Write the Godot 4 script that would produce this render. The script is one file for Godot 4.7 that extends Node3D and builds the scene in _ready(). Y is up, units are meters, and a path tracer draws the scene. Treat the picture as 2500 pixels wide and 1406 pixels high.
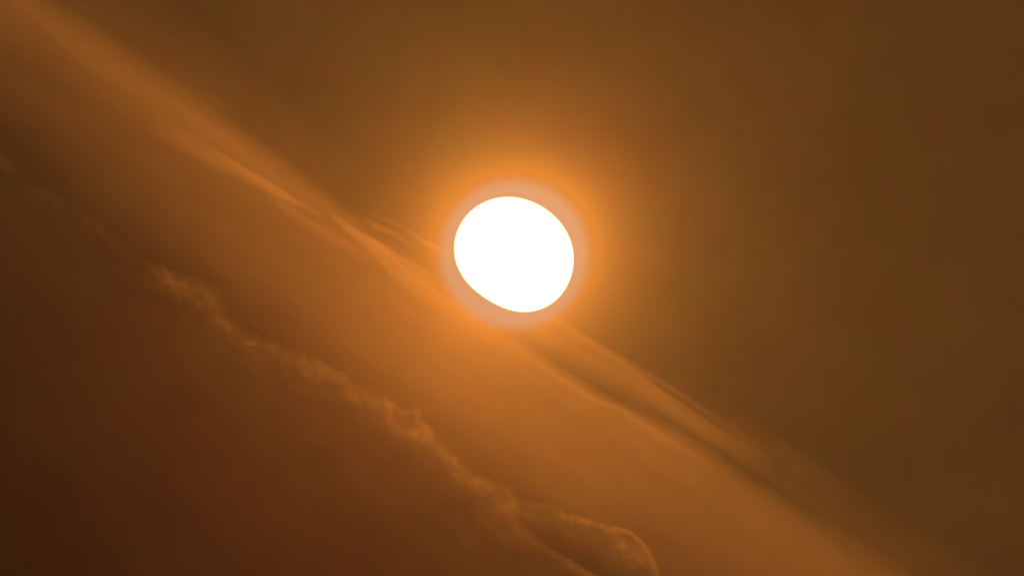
extends Node3D
# A deep orange sun behind drifting smoke, seen through a long lens.
# The smoke is real scattering volume: every cloud is a closed body whose thickness along its depth varies.

const LENS := 5881.0            # focal length in units of the cloud plans below (2500 units across the frame)
const SUN_AT := Vector2(1255, 621)
const EXPOSURE := 8.0

var eye := Vector3(0, 1.7, 0)
var aim := Basis.from_euler(Vector3(deg_to_rad(30.0), 0, 0))
var rough := FastNoiseLite.new()
var fine := FastNoiseLite.new()
var broad := FastNoiseLite.new()
var smoke_tint := Color(1.0, 0.63, 0.29).linear_to_srgb()


func _ready() -> void:
	for n in [rough, fine, broad]:
		n.noise_type = FastNoiseLite.TYPE_SIMPLEX_SMOOTH
		n.fractal_type = FastNoiseLite.FRACTAL_FBM
	rough.seed = 11; rough.frequency = 1.0 / 110.0; rough.fractal_octaves = 4
	fine.seed = 23; fine.frequency = 1.0 / 26.0; fine.fractal_octaves = 3
	broad.seed = 5; broad.frequency = 1.0 / 420.0; broad.fractal_octaves = 2

	# camera
	var camera := Camera3D.new()
	camera.name = "camera"
	camera.fov = rad_to_deg(2.0 * atan(703.0 / LENS))
	camera.near = 1.0
	camera.far = 100000.0
	camera.transform = Transform3D(aim, eye)
	add_child(camera)

	# sky
	var around := WorldEnvironment.new()
	around.name = "environment"
	var env := Environment.new()
	env.background_mode = Environment.BG_SKY
	env.tonemap_mode = Environment.TONE_MAPPER_LINEAR
	env.tonemap_exposure = EXPOSURE
	env.sdfgi_enabled = true
	env.ssao_enabled = true
	env.ssil_enabled = true
	env.volumetric_fog_enabled = true
	env.volumetric_fog_density = 0.0
	var sky := Sky.new()
	var pano := PanoramaSkyMaterial.new()
	pano.panorama = ImageTexture.create_from_image(smoky_air())
	sky.sky_material = pano
	env.sky = sky
	env.sky_rotation = Vector3(0, PI, 0)                           # the seam of the panorama lies behind the camera
	around.environment = env
	add_child(around)

	# sun
	var to_sun := towards(SUN_AT).normalized()
	var light := DirectionalLight3D.new()
	light.name = "sunlight"
	light.light_color = Color(1.0, 0.47, 0.14).linear_to_srgb()
	light.light_energy = 1.6
	light.light_angular_distance = 0.5
	light.shadow_enabled = true
	light.basis = Basis.looking_at(-to_sun, Vector3.UP)
	add_child(light)
	make_sun()
	make_clouds()


func towards(p: Vector2) -> Vector3:
	return aim * Vector3((p.x - 1250.0) / LENS, (703.0 - p.y) / LENS, -1.0)


# ---------------------------------------------------------------- air

# Radiance of the smoky air in a direction given by its offset from the sun (x right, y down, in plan units).
func air(x: float, y: float) -> Vector3:
	var r := sqrt(x * x + y * y) + 1e-3
	var right := x / r
	var up := -y / r
	var q := r * (1.0 + (0.03 * right - 0.01 * up) * (1.0 - smoothstep(900.0, 2500.0, r)))
	var wide := exp(-maxf(q - 150.0, 0.0) / 450.0)
	var near := Vector2(x - 5.0, y + 12.0).length()                  # brighter towards the upper right
	var near_glow := exp(-maxf(near - 185.0, 0.0) / 100.0)
	var low := smoothstep(-300.0, 1500.0, -x * 0.62 + y * 0.78)      # denser, browner smoke towards the lower left
	var base := Vector3(0.0816, 0.0305, 0.0069).lerp(Vector3(0.0223, 0.0097, 0.0030), low)
	var halo := Vector3(0.195, 0.0676, 0.0084).lerp(Vector3(0.304, 0.0419, 0.0068), low)
	var c := base + halo * wide + Vector3(0.60, 0.182, 0.0235) * near_glow
	c *= minf(1.0, 0.775 / c.x)                                        # the haze close to the sun is evenly bright
	var ring := 1.0 - smoothstep(162.0, 197.0, r)                     # pale aureole close to the disc
	c += Vector3(0.0, 0.10, 0.115) * ring
	var veil := smoothstep(190.0, 320.0, r)                           # uneven haze, here ruddier, there more olive
	c.x *= 1.0 + veil * 0.05 * rough.get_noise_2d(x * 0.8 + 400.0, y * 0.8)
	c.y *= 1.0 + veil * (0.08 * rough.get_noise_2d(x * 0.9 - 1300.0, y * 0.7) - 0.10 * exp(-Vector2(x - 230.0, y + 230.0).length_squared() / 26000.0))
	return c * (1.0 + 0.06 * broad.get_noise_2d(x + 900.0, y * 1.3))


func sky_colour(u: float, v: float) -> Color:
	var around := (u - 0.5) * TAU
	var down := v * PI
	var d := Vector3(sin(around) * sin(down), cos(down), -cos(around) * sin(down))
	var s := towards(SUN_AT).normalized()
	var angle := d.angle_to(s)
	var across := d - s * d.dot(s)
	var p := Vector2.ZERO
	if across.length() > 1e-6:
		across = across.normalized()
		p = Vector2(across.dot(aim.x), -across.dot(aim.y)).normalized() * angle * LENS
	var c := air(p.x, p.y) / EXPOSURE
	return Color(c.x, c.y, c.z)


func smoky_air() -> Image:
	var small := Image.create_empty(256, 128, false, Image.FORMAT_RGBF)
	for j in 128:
		for i in 256:
			small.set_pixel(i, j, sky_colour((i + 0.5) / 256.0, (j + 0.5) / 128.0))
	small.resize(4096, 2048, Image.INTERPOLATE_CUBIC)
	for j in range(540, 830):                                         # round the sun the air is worked out finely
		for i in range(1800, 2300):
			small.set_pixel(i, j, sky_colour((i + 0.5) / 4096.0, (j + 0.5) / 2048.0))
	return small


# ---------------------------------------------------------------- sun

func sun_radius(a: float) -> float:       # the disc is squeezed by the air it shines through
	return 141.07 + 1.46 * cos(a) + 1.22 * sin(a) + 3.27 * cos(2 * a) - 8.93 * sin(2 * a) - 1.73 * cos(3 * a) + 0.44 * sin(3 * a) + 0.32 * cos(4 * a) + 0.75 * sin(4 * a)


func ball(scale_by: float, metres: float) -> ArrayMesh:
	var st := SurfaceTool.new()
	st.begin(Mesh.PRIMITIVE_TRIANGLES)
	var around := 160
	var rings := 48
	for j in rings + 1:
		var e := (float(j) / rings - 0.5) * PI
		for i in around:
			var a := TAU * i / around
			st.add_vertex(aim * Vector3(sun_radius(a) * cos(e) * cos(a), sun_radius(a) * cos(e) * sin(a), 140.0 * sin(e)) * metres * scale_by)
	for j in rings:
		for i in around:
			var a := j * around + i
			var b := j * around + (i + 1) % around
			for k in [a, a + around, b, b, a + around, b + around]:
				st.add_index(k)
	st.generate_normals()
	return st.commit()


func glow(c: Color, strength: float, cover: float) -> StandardMaterial3D:
	var m := StandardMaterial3D.new()
	m.albedo_color = Color(0, 0, 0, cover)
	m.transparency = BaseMaterial3D.TRANSPARENCY_ALPHA
	m.roughness = 1.0
	m.specular_mode = BaseMaterial3D.SPECULAR_DISABLED
	m.emission_enabled = true
	m.emission = c
	m.emission_energy_multiplier = strength
	return m


func make_sun() -> void:
	var far := 30000.0
	var s := MeshInstance3D.new()
	s.name = "sun"
	s.mesh = ball(1.0, far / LENS)
	s.material_override = glow(Color(1, 1, 1), 0.235, 0.35)
	s.position = eye + towards(SUN_AT) * far
	s.set_meta("label", "blazing white sun disc, slightly squashed, with a pale peach aureole")
	s.set_meta("category", "sun")
	add_child(s, true)
	var rim := MeshInstance3D.new()
	rim.name = "glowing_rim"
	rim.mesh = ball(1.011, far / LENS)
	rim.material_override = glow(Color(1.0, 0.95, 0.45), 0.5, 0.08)
	rim.set_meta("label", "thin pale yellow limb round the disc")
	s.add_child(rim, true)


# ---------------------------------------------------------------- clouds

# A stroke: a smooth line through points, with optical depths, widths to its upper and to its lower side, each list spread evenly along the line.
func stroke(points: Array, depths: Array, upper: Array, lower: Array, power := 2.0, calm := 0.0) -> Dictionary:
	return {"points": points, "depths": depths, "upper": upper, "lower": lower, "power": power, "calm": calm}


func along(list: Array, t: float) -> float:
	var x := t * (list.size() - 1)
	var i := mini(int(x), maxi(list.size() - 2, 0))
	return lerpf(list[i], list[mini(i + 1, list.size() - 1)], x - i)


func smooth_line(points: Array) -> PackedVector2Array:
	var out := PackedVector2Array()
	for i in points.size() - 1:
		var a: Vector2 = points[maxi(i - 1, 0)]
		var b: Vector2 = points[i]
		var c: Vector2 = points[i + 1]
		var d: Vector2 = points[mini(i + 2, points.size() - 1)]
		var n := maxi(2, int(b.distance_to(c) / 14.0))
		for k in n:
			out.append(b.cubic_interpolate(c, a, d, float(k) / n))
	out.append(points[-1])
	return out


# options: step (grid), depth (metres), tilt (metres nearer per unit to the right), density, swirl, swirl_fine, uneven, uneven_fine
func cloud(called: String, label: String, category: String, group: String, strokes: Array, o: Dictionary) -> void:
	var step: float = o.step
	var box := Rect2(strokes[0].points[0], Vector2.ZERO)
	for s in strokes:
		var w: float = maxf(s.upper.max(), s.lower.max()) + o.get("swirl", 0.0) + o.get("swirl_fine", 0.0)
		for p in s.points:
			box = box.merge(Rect2(p - Vector2(w, w), Vector2(2 * w, 2 * w)))
	box = box.grow(step * 2).intersection(Rect2(-420, -420, 3340, 2246))
	var nx := int(box.size.x / step) + 1
	var ny := int(box.size.y / step) + 1
	var warped := PackedVector2Array()
	warped.resize(nx * ny)
	var straight := warped.duplicate()
	var swirl: float = o.get("swirl", 0.0)
	var swirl_fine: float = o.get("swirl_fine", 0.0)
	var stretch: float = o.get("stretch", 1.0)
	var t0 := Vector2(0.837, 0.547)
	for j in ny:
		for i in nx:
			var p := box.position + Vector2(i, j) * step
			var q := Vector2(p.dot(t0) / stretch, p.dot(Vector2(-t0.y, t0.x)))
			straight[j * nx + i] = p
			if swirl > 0.0:
				p += Vector2(rough.get_noise_2d(q.x, q.y), rough.get_noise_2d(q.x + 3000.0, q.y)) * swirl
			if swirl_fine > 0.0:
				p += Vector2(fine.get_noise_2d(q.x, q.y), fine.get_noise_2d(q.x + 3000.0, q.y)) * swirl_fine
			warped[j * nx + i] = p
	var total := PackedFloat32Array()
	total.resize(nx * ny)
	for s in strokes:
		var line := smooth_line(s.points)
		var nearest := PackedFloat32Array()
		nearest.resize(nx * ny)
		nearest.fill(1e9)
		var best := PackedFloat32Array()
		best.resize(nx * ny)
		var reach: float = maxf(s.upper.max(), s.lower.max())
		var margin := reach + swirl + swirl_fine + step
		for k in line.size() - 1:
			var a := line[k]
			var b := line[k + 1]
			var ab := b - a
			var side := Vector2(ab.y, -ab.x).normalized()
			var i0 := maxi(0, int((minf(a.x, b.x) - margin - box.position.x) / step))
			var i1 := mini(nx - 1, int((maxf(a.x, b.x) + margin - box.position.x) / step) + 1)
			var j0 := maxi(0, int((minf(a.y, b.y) - margin - box.position.y) / step))
			var j1 := mini(ny - 1, int((maxf(a.y, b.y) + margin - box.position.y) / step) + 1)
			var long := ab.length_squared()
			for j in range(j0, j1 + 1):
				for i in range(i0, i1 + 1):
					var at := j * nx + i
					var ap := warped[at].lerp(straight[at], s.calm) - a
					var u := clampf(ap.dot(ab) / long, 0.0, 1.0)
					var off := ap - ab * u
					var d := off.length()
					if d > reach or d >= nearest[at]:
						continue
					nearest[at] = d
					var t := (k + u) / (line.size() - 1)
					var w := along(s.upper if off.dot(side) > 0.0 else s.lower, t)
					best[at] = 0.0 if d >= w else along(s.depths, t) * pow(1.0 - (d / w) ** 2, s.power)
		for at in nx * ny:
			total[at] += best[at]
	var density: float = o.density
	var uneven: float = o.get("uneven", 0.0)
	var uneven_fine: float = o.get("uneven_fine", 0.0)
	var ids_front := PackedInt32Array()
	ids_front.resize(nx * ny)
	var ids_back := ids_front.duplicate()
	var verts := PackedVector3Array()
	var centre: Vector2 = strokes[0].points[strokes[0].points.size() / 2]
	var home: Vector3 = eye + towards(centre) * o.depth
	for j in ny:
		for i in nx:
			var at := j * nx + i
			var tau := total[at]
			if tau > 0.0:
				var q := Vector2(warped[at].dot(t0) / stretch, warped[at].dot(Vector2(-t0.y, t0.x)))
				if uneven > 0.0:
					tau *= maxf(0.0, 1.0 + uneven * 1.6 * rough.get_noise_2d(q.x - 2000.0, q.y))
				if uneven_fine > 0.0:
					tau *= maxf(0.0, 1.0 + uneven_fine * 1.6 * fine.get_noise_2d(q.x - 2000.0, q.y))
			var thick := tau / density
			if tau < 0.003:
				thick = 0.0
			total[at] = thick
			var p := box.position + Vector2(i, j) * step
			var mid: float = o.depth - o.get("tilt", 0.0) * (p.x - centre.x) + thick * 0.6 * rough.get_noise_2d(p.x + 700.0, p.y)
			ids_front[at] = verts.size()
			ids_back[at] = verts.size()
			verts.append(eye + towards(p) * (mid - thick * 0.5) - home)
			if thick > 0.0:
				ids_back[at] = verts.size()
				verts.append(eye + towards(p) * (mid + thick * 0.5) - home)
	var index := PackedInt32Array()
	for j in ny - 1:
		for i in nx - 1:
			var a := j * nx + i
			if total[a] + total[a + 1] + total[a + nx] + total[a + nx + 1] <= 0.0:
				continue
			for tri in [[a, a + 1, a + nx], [a + 1, a + nx + 1, a + nx]]:
				if total[tri[0]] + total[tri[1]] + total[tri[2]] <= 0.0:
					continue
				index.append_array([ids_front[tri[0]], ids_front[tri[1]], ids_front[tri[2]], ids_back[tri[0]], ids_back[tri[2]], ids_back[tri[1]]])
	var used := PackedInt32Array()                                    # keep only the corners that are used
	used.resize(verts.size())
	used.fill(-1)
	var kept := PackedVector3Array()
	for n in index.size():
		var v := index[n]
		if used[v] < 0:
			used[v] = kept.size()
			kept.append(verts[v])
		index[n] = used[v]
	var arrays := []
	arrays.resize(Mesh.ARRAY_MAX)
	arrays[Mesh.ARRAY_VERTEX] = kept
	arrays[Mesh.ARRAY_INDEX] = index
	var mesh := ArrayMesh.new()
	mesh.add_surface_from_arrays(Mesh.PRIMITIVE_TRIANGLES, arrays)
	var m := FogMaterial.new()
	m.resource_name = "smoke"
	m.albedo = o.get("tint", smoke_tint)
	m.density = density
	var c := MeshInstance3D.new()
	c.name = called
	c.mesh = mesh
	c.material_override = m
	c.position = home
	c.set_meta("label", label)
	c.set_meta("category", category)
	if group:
		c.set_meta("group", group)
	add_child(c, true)


func V(x: float, y: float) -> Vector2:
	return Vector2(x, y)


# rounded billows scattered along a line, each a short stroke of its own
func billows(points: Array, count: int, sizes: Vector2, depths: Vector2, sideways: Vector2, number: int) -> Array:
	var dice := RandomNumberGenerator.new()
	dice.seed = number
	var line := smooth_line(points)
	var out := []
	for k in count:
		var at := int((k + dice.randf()) / count * (line.size() - 1))
		var run := (line[at + 1] - line[at]).normalized() if at + 1 < line.size() else Vector2.RIGHT
		var p := line[at] + Vector2(run.y, -run.x) * dice.randf_range(sideways.x, sideways.y)
		var w := dice.randf_range(sizes.x, sizes.y)
		var end := p + run.rotated(dice.randf_range(-0.7, 0.7)) * w * dice.randf_range(0.3, 1.0)
		var d := dice.randf_range(depths.x, depths.y)
		out.append(stroke([p, end], [d, d], [w, w * 0.8], [w, w * 0.8], 1.0))
	return out


func make_clouds() -> void:
	# the broad band that crosses the frame below the sun
	cloud("cloud_band", "broad soft glowing band of smoke slanting down below the sun across the whole frame", "cloud", "", [
		stroke([V(-330, -210), V(55, 30), V(183, 112), V(341, 228), V(512, 350), V(725, 490), V(956, 640), V(1141, 774), V(1285, 866), V(1443, 971), V(1648, 1088), V(1820, 1214), V(2160, 1450), V(2380, 1600)],
			[0.055, 0.065, 0.085, 0.125, 0.18, 0.25, 0.25, 0.17, 0.14, 0.10], [80, 84, 90, 84, 54, 26, 30, 46, 84, 100], [275, 295, 295, 312, 340, 378, 375, 350, 330, 300], 1.3),
		stroke([V(-330, -200), V(55, 20), V(183, 100), V(341, 215), V(512, 330), V(725, 478), V(900, 590), V(1060, 690)], [0.045, 0.05, 0.052, 0.058, 0.06, 0.055, 0.03, 0.0], [190, 215, 230, 230, 210, 170, 100], [110, 110, 110, 100, 90, 80, 60], 1.4),
	], {"step": 9.0, "depth": 1100.0, "density": 0.010, "tilt": 0.02, "swirl": 14.0, "stretch": 6.0, "uneven": 0.12})
	cloud("cloud_streak", "brightest long streak of smoke running along the band's upper edge left of the sun", "cloud", "thin bright streaks of smoke", [
		stroke([V(370, 282), V(470, 341), V(555, 390), V(640, 438), V(707, 480), V(753, 507), V(800, 536)], [0.0, 0.09, 0.17, 0.23, 0.24, 0.0], [24, 16, 10, 7, 5, 4], [50, 50, 44, 32, 18, 12], 1.6, 0.6),
		stroke([V(800, 512), V(842, 547), V(876, 572), V(928, 606), V(984, 663), V(1056, 717), V(1098, 746), V(1184, 803), V(1250, 845)], [0.0, 0.30, 0.52, 0.56, 0.46, 0.30, 0.15, 0.0], [8, 9, 11, 15, 20, 24, 20], [12, 24, 28, 32, 36, 40, 30], 1.5),
		stroke([V(880, 565), V(942, 609), V(984, 635), V(1027, 658), V(1076, 690)], [0.0, 0.16, 0.22, 0.16, 0.0], [8, 10, 12, 12, 10], [30, 40, 50, 50, 30]),
	], {"step": 3.0, "depth": 900.0, "density": 0.05, "tilt": 0.02, "swirl": 3.0, "swirl_fine": 1.6, "stretch": 9.0, "uneven": 0.3, "uneven_fine": 0.25})
	cloud("cloud_streak", "faint soft streak of smoke just below and parallel to the brightest streak", "cloud", "thin bright streaks of smoke", [
		stroke([V(640, 462), V(700, 504), V(757, 544), V(785, 564), V(828, 589), V(871, 612), V(940, 650)], [0.0, 0.14, 0.17, 0.14, 0.10, 0.0], [18, 16, 16, 14, 12], [20, 26, 26, 24, 20]),
	], {"step": 4.0, "depth": 1010.0, "density": 0.04, "tilt": 0.02, "swirl": 10.0, "swirl_fine": 3.0, "stretch": 5.0, "uneven": 0.3, "uneven_fine": 0.2})
	cloud("cloud_streak", "soft hazy streak of smoke above the brightest streak, from the upper left corner down", "cloud", "thin bright streaks of smoke", [
		stroke([V(-60, -60), V(40, 10), V(183, 92), V(330, 196), V(470, 280), V(600, 380), V(700, 450), V(785, 495), V(828, 525), V(900, 570)], [0.0, 0.02, 0.025, 0.035, 0.05, 0.06, 0.055, 0.0], [50, 64, 84, 100, 90, 60, 30, 16], [70, 80, 80, 70, 60, 46, 30]),
		stroke([V(-60, -55), V(55, 16), V(183, 95), V(341, 204), V(427, 258), V(512, 314), V(620, 386), V(700, 448)], [0.02, 0.025, 0.03, 0.04, 0.045, 0.045, 0.03, 0.0], [26, 28, 28, 26, 24, 20, 14], [46, 50, 50, 46, 40, 34, 24], 1.6),
	], {"step": 5.0, "depth": 1200.0, "density": 0.02, "tilt": 0.02, "swirl": 14.0, "stretch": 6.0, "uneven": 0.25})
	cloud("cloud_wisp", "thin pale wisp of smoke touching the left rim of the sun", "cloud", "small wisps of smoke beside the sun", [
		stroke([V(985, 556), V(1019, 577), V(1047, 595), V(1072, 607), V(1098, 616), V(1118, 622)], [0.0, 0.14, 0.32, 0.5, 0.4, 0.1], [6, 7, 8, 10, 9, 7], [8, 10, 12, 14, 12, 8]),
	], {"step": 2.4, "depth": 820.0, "density": 0.12, "tint": Color(1.0, 0.88, 0.72), "swirl": 3.0, "swirl_fine": 3.0, "stretch": 3.0, "uneven": 0.3, "uneven_fine": 0.3})
	cloud("cloud_wisp", "faint wisp of smoke between the brightest streak and the pale wisp at the sun", "cloud", "small wisps of smoke beside the sun", [
		stroke([V(880, 526), V(911, 548), V(942, 562), V(973, 579), V(1010, 605)], [0.0, 0.12, 0.16, 0.12, 0.0], [7, 8, 8, 7, 6], [10, 14, 14, 12, 10]),
		stroke([V(900, 520), V(950, 540), V(1000, 566)], [0.0, 0.06, 0.0], [8, 9, 8], [10, 12, 10]),
	], {"step": 2.4, "depth": 840.0, "density": 0.08, "swirl": 4.0, "swirl_fine": 3.0, "stretch": 3.0, "uneven": 0.4, "uneven_fine": 0.3})
	# right of the sun
	cloud("cloud_streak", "long bright streak of smoke running from the sun's lower right rim down to the right", "cloud", "thin bright streaks of smoke", [
		stroke([V(1352, 776), V(1405, 811), V(1456, 847), V(1507, 877), V(1541, 900), V(1605, 950), V(1669, 994), V(1720, 1030), V(1790, 1074), V(1900, 1140)], [0.12, 0.17, 0.17, 0.16, 0.14, 0.12, 0.09, 0.05, 0.0], [14, 13, 12, 11, 11, 13, 16, 20], [34, 40, 40, 40, 46, 46, 44, 36], 1.7),
		stroke([V(1358, 780), V(1405, 811), V(1456, 847), V(1507, 877), V(1541, 900), V(1605, 950), V(1669, 994)], [0.06, 0.10, 0.10, 0.09, 0.07, 0.04, 0.0], [6, 6, 6, 6, 7, 8], [16, 15, 14, 14, 16, 18], 1.5),
	], {"step": 3.0, "depth": 950.0, "density": 0.04, "tilt": 0.02, "swirl": 4.0, "swirl_fine": 1.8, "stretch": 8.0, "uneven": 0.25, "uneven_fine": 0.15})
	cloud("cloud_streak", "thin faint reddish streak of smoke just above the long streak right of the sun", "cloud", "thin bright streaks of smoke", [
		stroke([V(1370, 778), V(1430, 822), V(1499, 864), V(1550, 895), V(1627, 941), V(1691, 984), V(1780, 1044), V(1900, 1118)], [0.0, 0.06, 0.07, 0.07, 0.065, 0.05, 0.03, 0.0], [12, 11, 11, 11, 14, 18, 22], [16, 16, 15, 16, 20, 24, 26]),
	], {"step": 3.0, "depth": 980.0, "density": 0.03, "tilt": 0.02, "swirl": 6.0, "swirl_fine": 2.0, "stretch": 6.0, "uneven": 0.35})
	cloud("cloud_streak", "dim streak of smoke in the gap between band and long streak right of the sun", "cloud", "thin bright streaks of smoke", [
		stroke([V(1330, 806), V(1385, 838), V(1450, 882), V(1540, 936), V(1640, 1000), V(1760, 1086), V(1900, 1186), V(2040, 1286), V(2180, 1390), V(2300, 1480)], [0.16, 0.16, 0.14, 0.08, 0.035, 0.025, 0.02, 0.02, 0.015, 0.0], [22, 24, 30, 34, 38, 44, 56, 70, 80], [40, 54, 64, 70, 76, 80, 80, 80, 80]),
	], {"step": 4.0, "depth": 1020.0, "density": 0.02, "tilt": 0.02, "swirl": 8.0, "swirl_fine": 2.0, "stretch": 6.0, "uneven": 0.4})
	cloud("cloud_streak", "narrow bright filament of smoke on the band's upper edge below the sun", "cloud", "thin bright streaks of smoke", [
		stroke([V(1230, 826), V(1285, 864), V(1328, 893), V(1392, 936), V(1443, 970), V(1477, 982), V(1520, 998), V(1563, 1029), V(1648, 1078), V(1740, 1136)], [0.0, 0.10, 0.14, 0.13, 0.14, 0.10, 0.10, 0.06, 0.0], [7, 6, 5, 5, 5, 6, 7, 9, 12], [20, 18, 14, 14, 16, 24, 30, 30, 30]),
	], {"step": 3.0, "depth": 1000.0, "density": 0.03, "tilt": 0.02, "swirl": 3.5, "swirl_fine": 2.0, "stretch": 7.0, "uneven": 0.35, "uneven_fine": 0.2})
	cloud("cloud_streak", "very soft reddish streak of smoke fading out towards the lower right corner", "cloud", "thin bright streaks of smoke", [
		stroke([V(1560, 880), V(1700, 980), V(1840, 1070), V(1980, 1160), V(2140, 1280), V(2330, 1420), V(2420, 1490)], [0.0, 0.02, 0.032, 0.032, 0.028, 0.02, 0.0], [44, 46, 50, 60, 80, 90], [70, 80, 90, 110, 130, 140]),
	], {"step": 8.0, "depth": 1250.0, "density": 0.010, "tilt": 0.02, "swirl": 16.0, "stretch": 5.0, "uneven": 0.3})
	# the ragged plume below the band
	cloud("cloud_plume", "ragged curling plume of smoke below the band with a bright hooked crest at its end", "cloud", "", [
		stroke([V(330, 640), V(378, 668), V(429, 680), V(468, 691), V(500, 716), V(527, 742), V(540, 772), V(566, 800), V(600, 822)], [0.0, 0.0264, 0.0572, 0.0704, 0.0528, 0.044, 0.0352, 0.0264, 0.0194], [29.3, 34.2, 29.3, 26.8, 29.3, 34.2, 36.6, 31.7], [46.8, 59.8, 62.4, 57.2, 65.0, 65.0, 57.2, 49.4]),
		stroke([V(590, 818), V(652, 839), V(691, 854), V(730, 872), V(769, 897), V(808, 917), V(840, 928), V(867, 952), V(926, 983), V(957, 994)], [0.0106, 0.0273, 0.044, 0.051, 0.0642, 0.0792, 0.0836, 0.0792, 0.0792], [22.0, 22.0, 20.7, 19.5, 18.3, 19.5, 17.1, 14.6, 12.2], [46.8, 54.6, 54.6, 49.4, 44.2, 41.6, 36.4, 28.6, 23.4]),
		stroke([V(945, 986), V(966, 992), V(984, 1004), V(1004, 1004), V(1020, 1006), V(1018, 1026), V(1030, 1042), V(1045, 1054)], [0.0651, 0.0871, 0.0766, 0.0713, 0.0986, 0.0924, 0.0924, 0.0924], [11.0, 12.2, 11.0, 9.8, 11.0, 12.2], [14.3, 14.3, 13.0, 14.3, 15.6, 14.3], 2.0, 0.5),
		stroke([V(945, 992), V(955, 1018), V(970, 1042), V(1004, 1052), V(1030, 1058), V(1049, 1066)], [0.0766, 0.0713, 0.0713, 0.0651, 0.0651, 0.0766], [11.0, 12.2, 12.2, 12.2], [20.8, 26.0, 28.6, 26.0], 2.0, 0.5),
		stroke([V(1043, 1052), V(1050, 1068), V(1081, 1093), V(1107, 1115), V(1136, 1145), V(1169, 1168), V(1208, 1186), V(1234, 1203), V(1252, 1222)], [0.0871, 0.0818, 0.0871, 0.0818, 0.0766, 0.0713, 0.0713, 0.0766, 0.0651], [13.4, 14.6, 17.1, 17.1, 17.1, 15.9, 17.1, 22.0], [31.2, 33.8, 33.8, 39.0, 52.0, 57.2, 52.0, 44.2], 2.0, 0.3),
		stroke([V(1225, 1190), V(1255, 1200), V(1262, 1218), V(1280, 1229), V(1308, 1229), V(1344, 1234), V(1366, 1240), V(1373, 1254), V(1405, 1261), V(1438, 1269)], [0.0326, 0.0546, 0.0493, 0.0546, 0.0713, 0.0713, 0.0651, 0.0818, 0.1091, 0.1311], [12.2, 13.4, 13.4, 12.2, 11.0, 11.0, 9.8, 8.5], [18.2, 23.4, 23.4, 20.8, 16.9, 15.6, 15.6, 15.6], 2.0, 0.45),
		stroke([V(1240, 1238), V(1290, 1256), V(1340, 1262), V(1390, 1266)], [0.0326, 0.0546, 0.0493, 0.022], [29.3, 24.4, 22.0, 14.6], [39.0, 33.8, 26.0, 18.2]),
		stroke([V(1430, 1267), V(1470, 1280), V(1496, 1290), V(1529, 1294), V(1551, 1309), V(1571, 1333), V(1587, 1352), V(1600, 1372), V(1608, 1404), V(1612, 1450)], [0.0, 0.10, 0.12, 0.17, 0.22, 0.20, 0.15, 0.10, 0.07, 0.03], [7, 7, 7, 6.5, 6.5, 7, 8, 10, 12], [13, 13, 12, 12, 11, 13, 17, 26, 34], 2.0, 0.55),
		stroke([V(1472, 1299), V(1490, 1301), V(1512, 1303), V(1536, 1302)], [0.0, 0.0986, 0.0986, 0.0], [12.2, 13.4, 13.4, 12.2], [11.7, 13.0, 14.3, 11.7], 2.0, 0.5),
		stroke([V(1508, 1352), V(1518, 1338), V(1532, 1333), V(1546, 1340), V(1550, 1356), V(1540, 1362)], [0.0326, 0.0651, 0.0766, 0.0651, 0.0546, 0.044], [24.4, 26.8, 26.8, 26.8], [31.2, 33.8, 33.8, 31.2], 2.0, 0.3),
		stroke([V(1450, 1340), V(1500, 1362), V(1560, 1368), V(1600, 1372)], [0.0, 0.0273, 0.0273, 0.022], [48.8, 53.7, 53.7, 48.8], [52.0, 52.0, 52.0, 39.0]),
		stroke([V(360, 690), V(480, 730), V(560, 810), V(700, 880), V(820, 945), V(940, 1010), V(1060, 1098), V(1160, 1190), V(1250, 1250), V(1380, 1290), V(1500, 1330), V(1590, 1380)], [0.0, 0.016, 0.018, 0.02, 0.02, 0.02, 0.022, 0.024, 0.022, 0.012, 0.022, 0.012], [30, 34, 30, 28, 28, 28, 28, 30, 26, 20, 34, 24], [60, 64, 70, 70, 70, 70, 80, 80, 70, 50, 50, 40], 1.6),
	] + billows([V(390, 672), V(468, 700), V(527, 750), V(566, 800)], 14, Vector2(12, 28), Vector2(0.006, 0.018), Vector2(-18, 10), 3)
	+ billows([V(600, 826), V(691, 860), V(769, 903), V(840, 934), V(930, 988)], 20, Vector2(7, 17), Vector2(0.012, 0.034), Vector2(-16, 9), 4)
	+ billows([V(945, 996), V(1030, 1050), V(1081, 1097), V(1136, 1149), V(1208, 1192), V(1260, 1226)], 30, Vector2(7, 20), Vector2(0.012, 0.040), Vector2(-22, 10), 5)
	+ billows([V(1262, 1226), V(1308, 1234), V(1373, 1256), V(1438, 1272), V(1529, 1298)], 20, Vector2(6, 13), Vector2(0.015, 0.05), Vector2(-12, 6), 6)
	+ billows([V(1505, 1330), V(1530, 1340), V(1552, 1352), V(1592, 1366)], 14, Vector2(9, 22), Vector2(0.012, 0.035), Vector2(-16, 14), 7), {"step": 2.6, "depth": 760.0, "density": 0.03, "tilt": 0.03, "swirl": 22.0, "swirl_fine": 7.0, "stretch": 1.5, "uneven": 0.4, "uneven_fine": 0.25})
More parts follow.
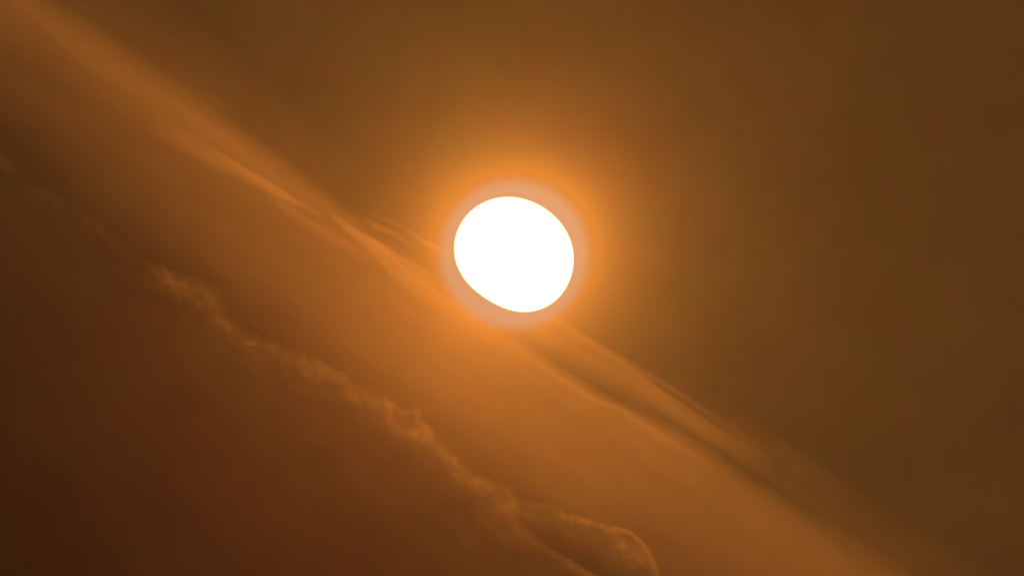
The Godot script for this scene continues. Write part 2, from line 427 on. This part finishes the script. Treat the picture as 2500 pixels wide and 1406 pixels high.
	cloud("cloud_plume", "narrow soft lower branch of smoke forking off the ragged plume towards the bottom edge", "cloud", "", [
		stroke([V(1180, 1190), V(1220, 1226), V(1247, 1258), V(1266, 1284), V(1292, 1314), V(1324, 1339), V(1373, 1368), V(1425, 1401), V(1480, 1440)], [0.0, 0.042, 0.054, 0.06, 0.072, 0.078, 0.084, 0.078, 0.06], [26, 26, 22, 14, 11, 10, 10, 10], [26, 30, 30, 24, 22, 22, 20, 20]),
		stroke([V(1150, 1220), V(1210, 1262), V(1260, 1310), V(1330, 1350)], [0.0, 0.036, 0.036, 0.0], [30, 36, 36, 24], [50, 56, 50, 36]),
		stroke([V(1350, 1268), V(1390, 1296), V(1425, 1318)], [0.0, 0.024, 0.0], [14, 16, 12], [24, 26, 20]),
	], {"step": 3.0, "depth": 790.0, "density": 0.03, "tilt": 0.03, "swirl": 14.0, "swirl_fine": 5.0, "stretch": 1.8, "uneven": 0.4, "uneven_fine": 0.2})
	cloud("cloud_haze", "dim veil of smoke under the ragged plume in the lower middle", "cloud", "", [
		stroke([V(330, 720), V(520, 840), V(672, 930), V(789, 985), V(930, 1070), V(1080, 1180), V(1230, 1300), V(1380, 1420)], [0.0, 0.009, 0.015, 0.018, 0.021, 0.021, 0.018, 0.015], [70, 90, 100, 100, 100, 100, 80], [120, 150, 170, 190, 200, 200, 180]),
	], {"step": 9.0, "depth": 860.0, "density": 0.006, "tilt": 0.03, "swirl": 50.0, "stretch": 2.0, "uneven": 0.4})
	cloud("cloud_wisp", "small ragged wisp of smoke at the left edge of the frame", "cloud", "faint wisps of smoke on the far left", [
		stroke([V(-40, 350), V(0, 384), V(22, 402), V(40, 424)], [0.016, 0.020, 0.018, 0.000], [20, 20, 18, 14], [30, 30, 26, 20]),
	], {"step": 3.0, "depth": 700.0, "density": 0.02, "swirl": 12.0, "swirl_fine": 8.0, "stretch": 1.4, "uneven": 0.5, "uneven_fine": 0.3})
	cloud("cloud_wisp", "faint broken row of small wisps on the left, leading towards the ragged plume", "cloud", "faint wisps of smoke on the far left", [
		stroke([V(50, 462), V(90, 476), V(121, 474), V(142, 498), V(165, 514)], [0.000, 0.010, 0.012, 0.010, 0.000], [18, 22, 20, 16], [28, 34, 30, 24]),
		stroke([V(150, 505), V(196, 531), V(249, 560), V(310, 610), V(373, 660)], [0.000, 0.013, 0.013, 0.010, 0.000], [16, 20, 20, 16], [26, 30, 30, 26]),
	], {"step": 3.5, "depth": 720.0, "density": 0.012, "swirl": 22.0, "swirl_fine": 10.0, "stretch": 1.4, "uneven": 0.6, "uneven_fine": 0.4})
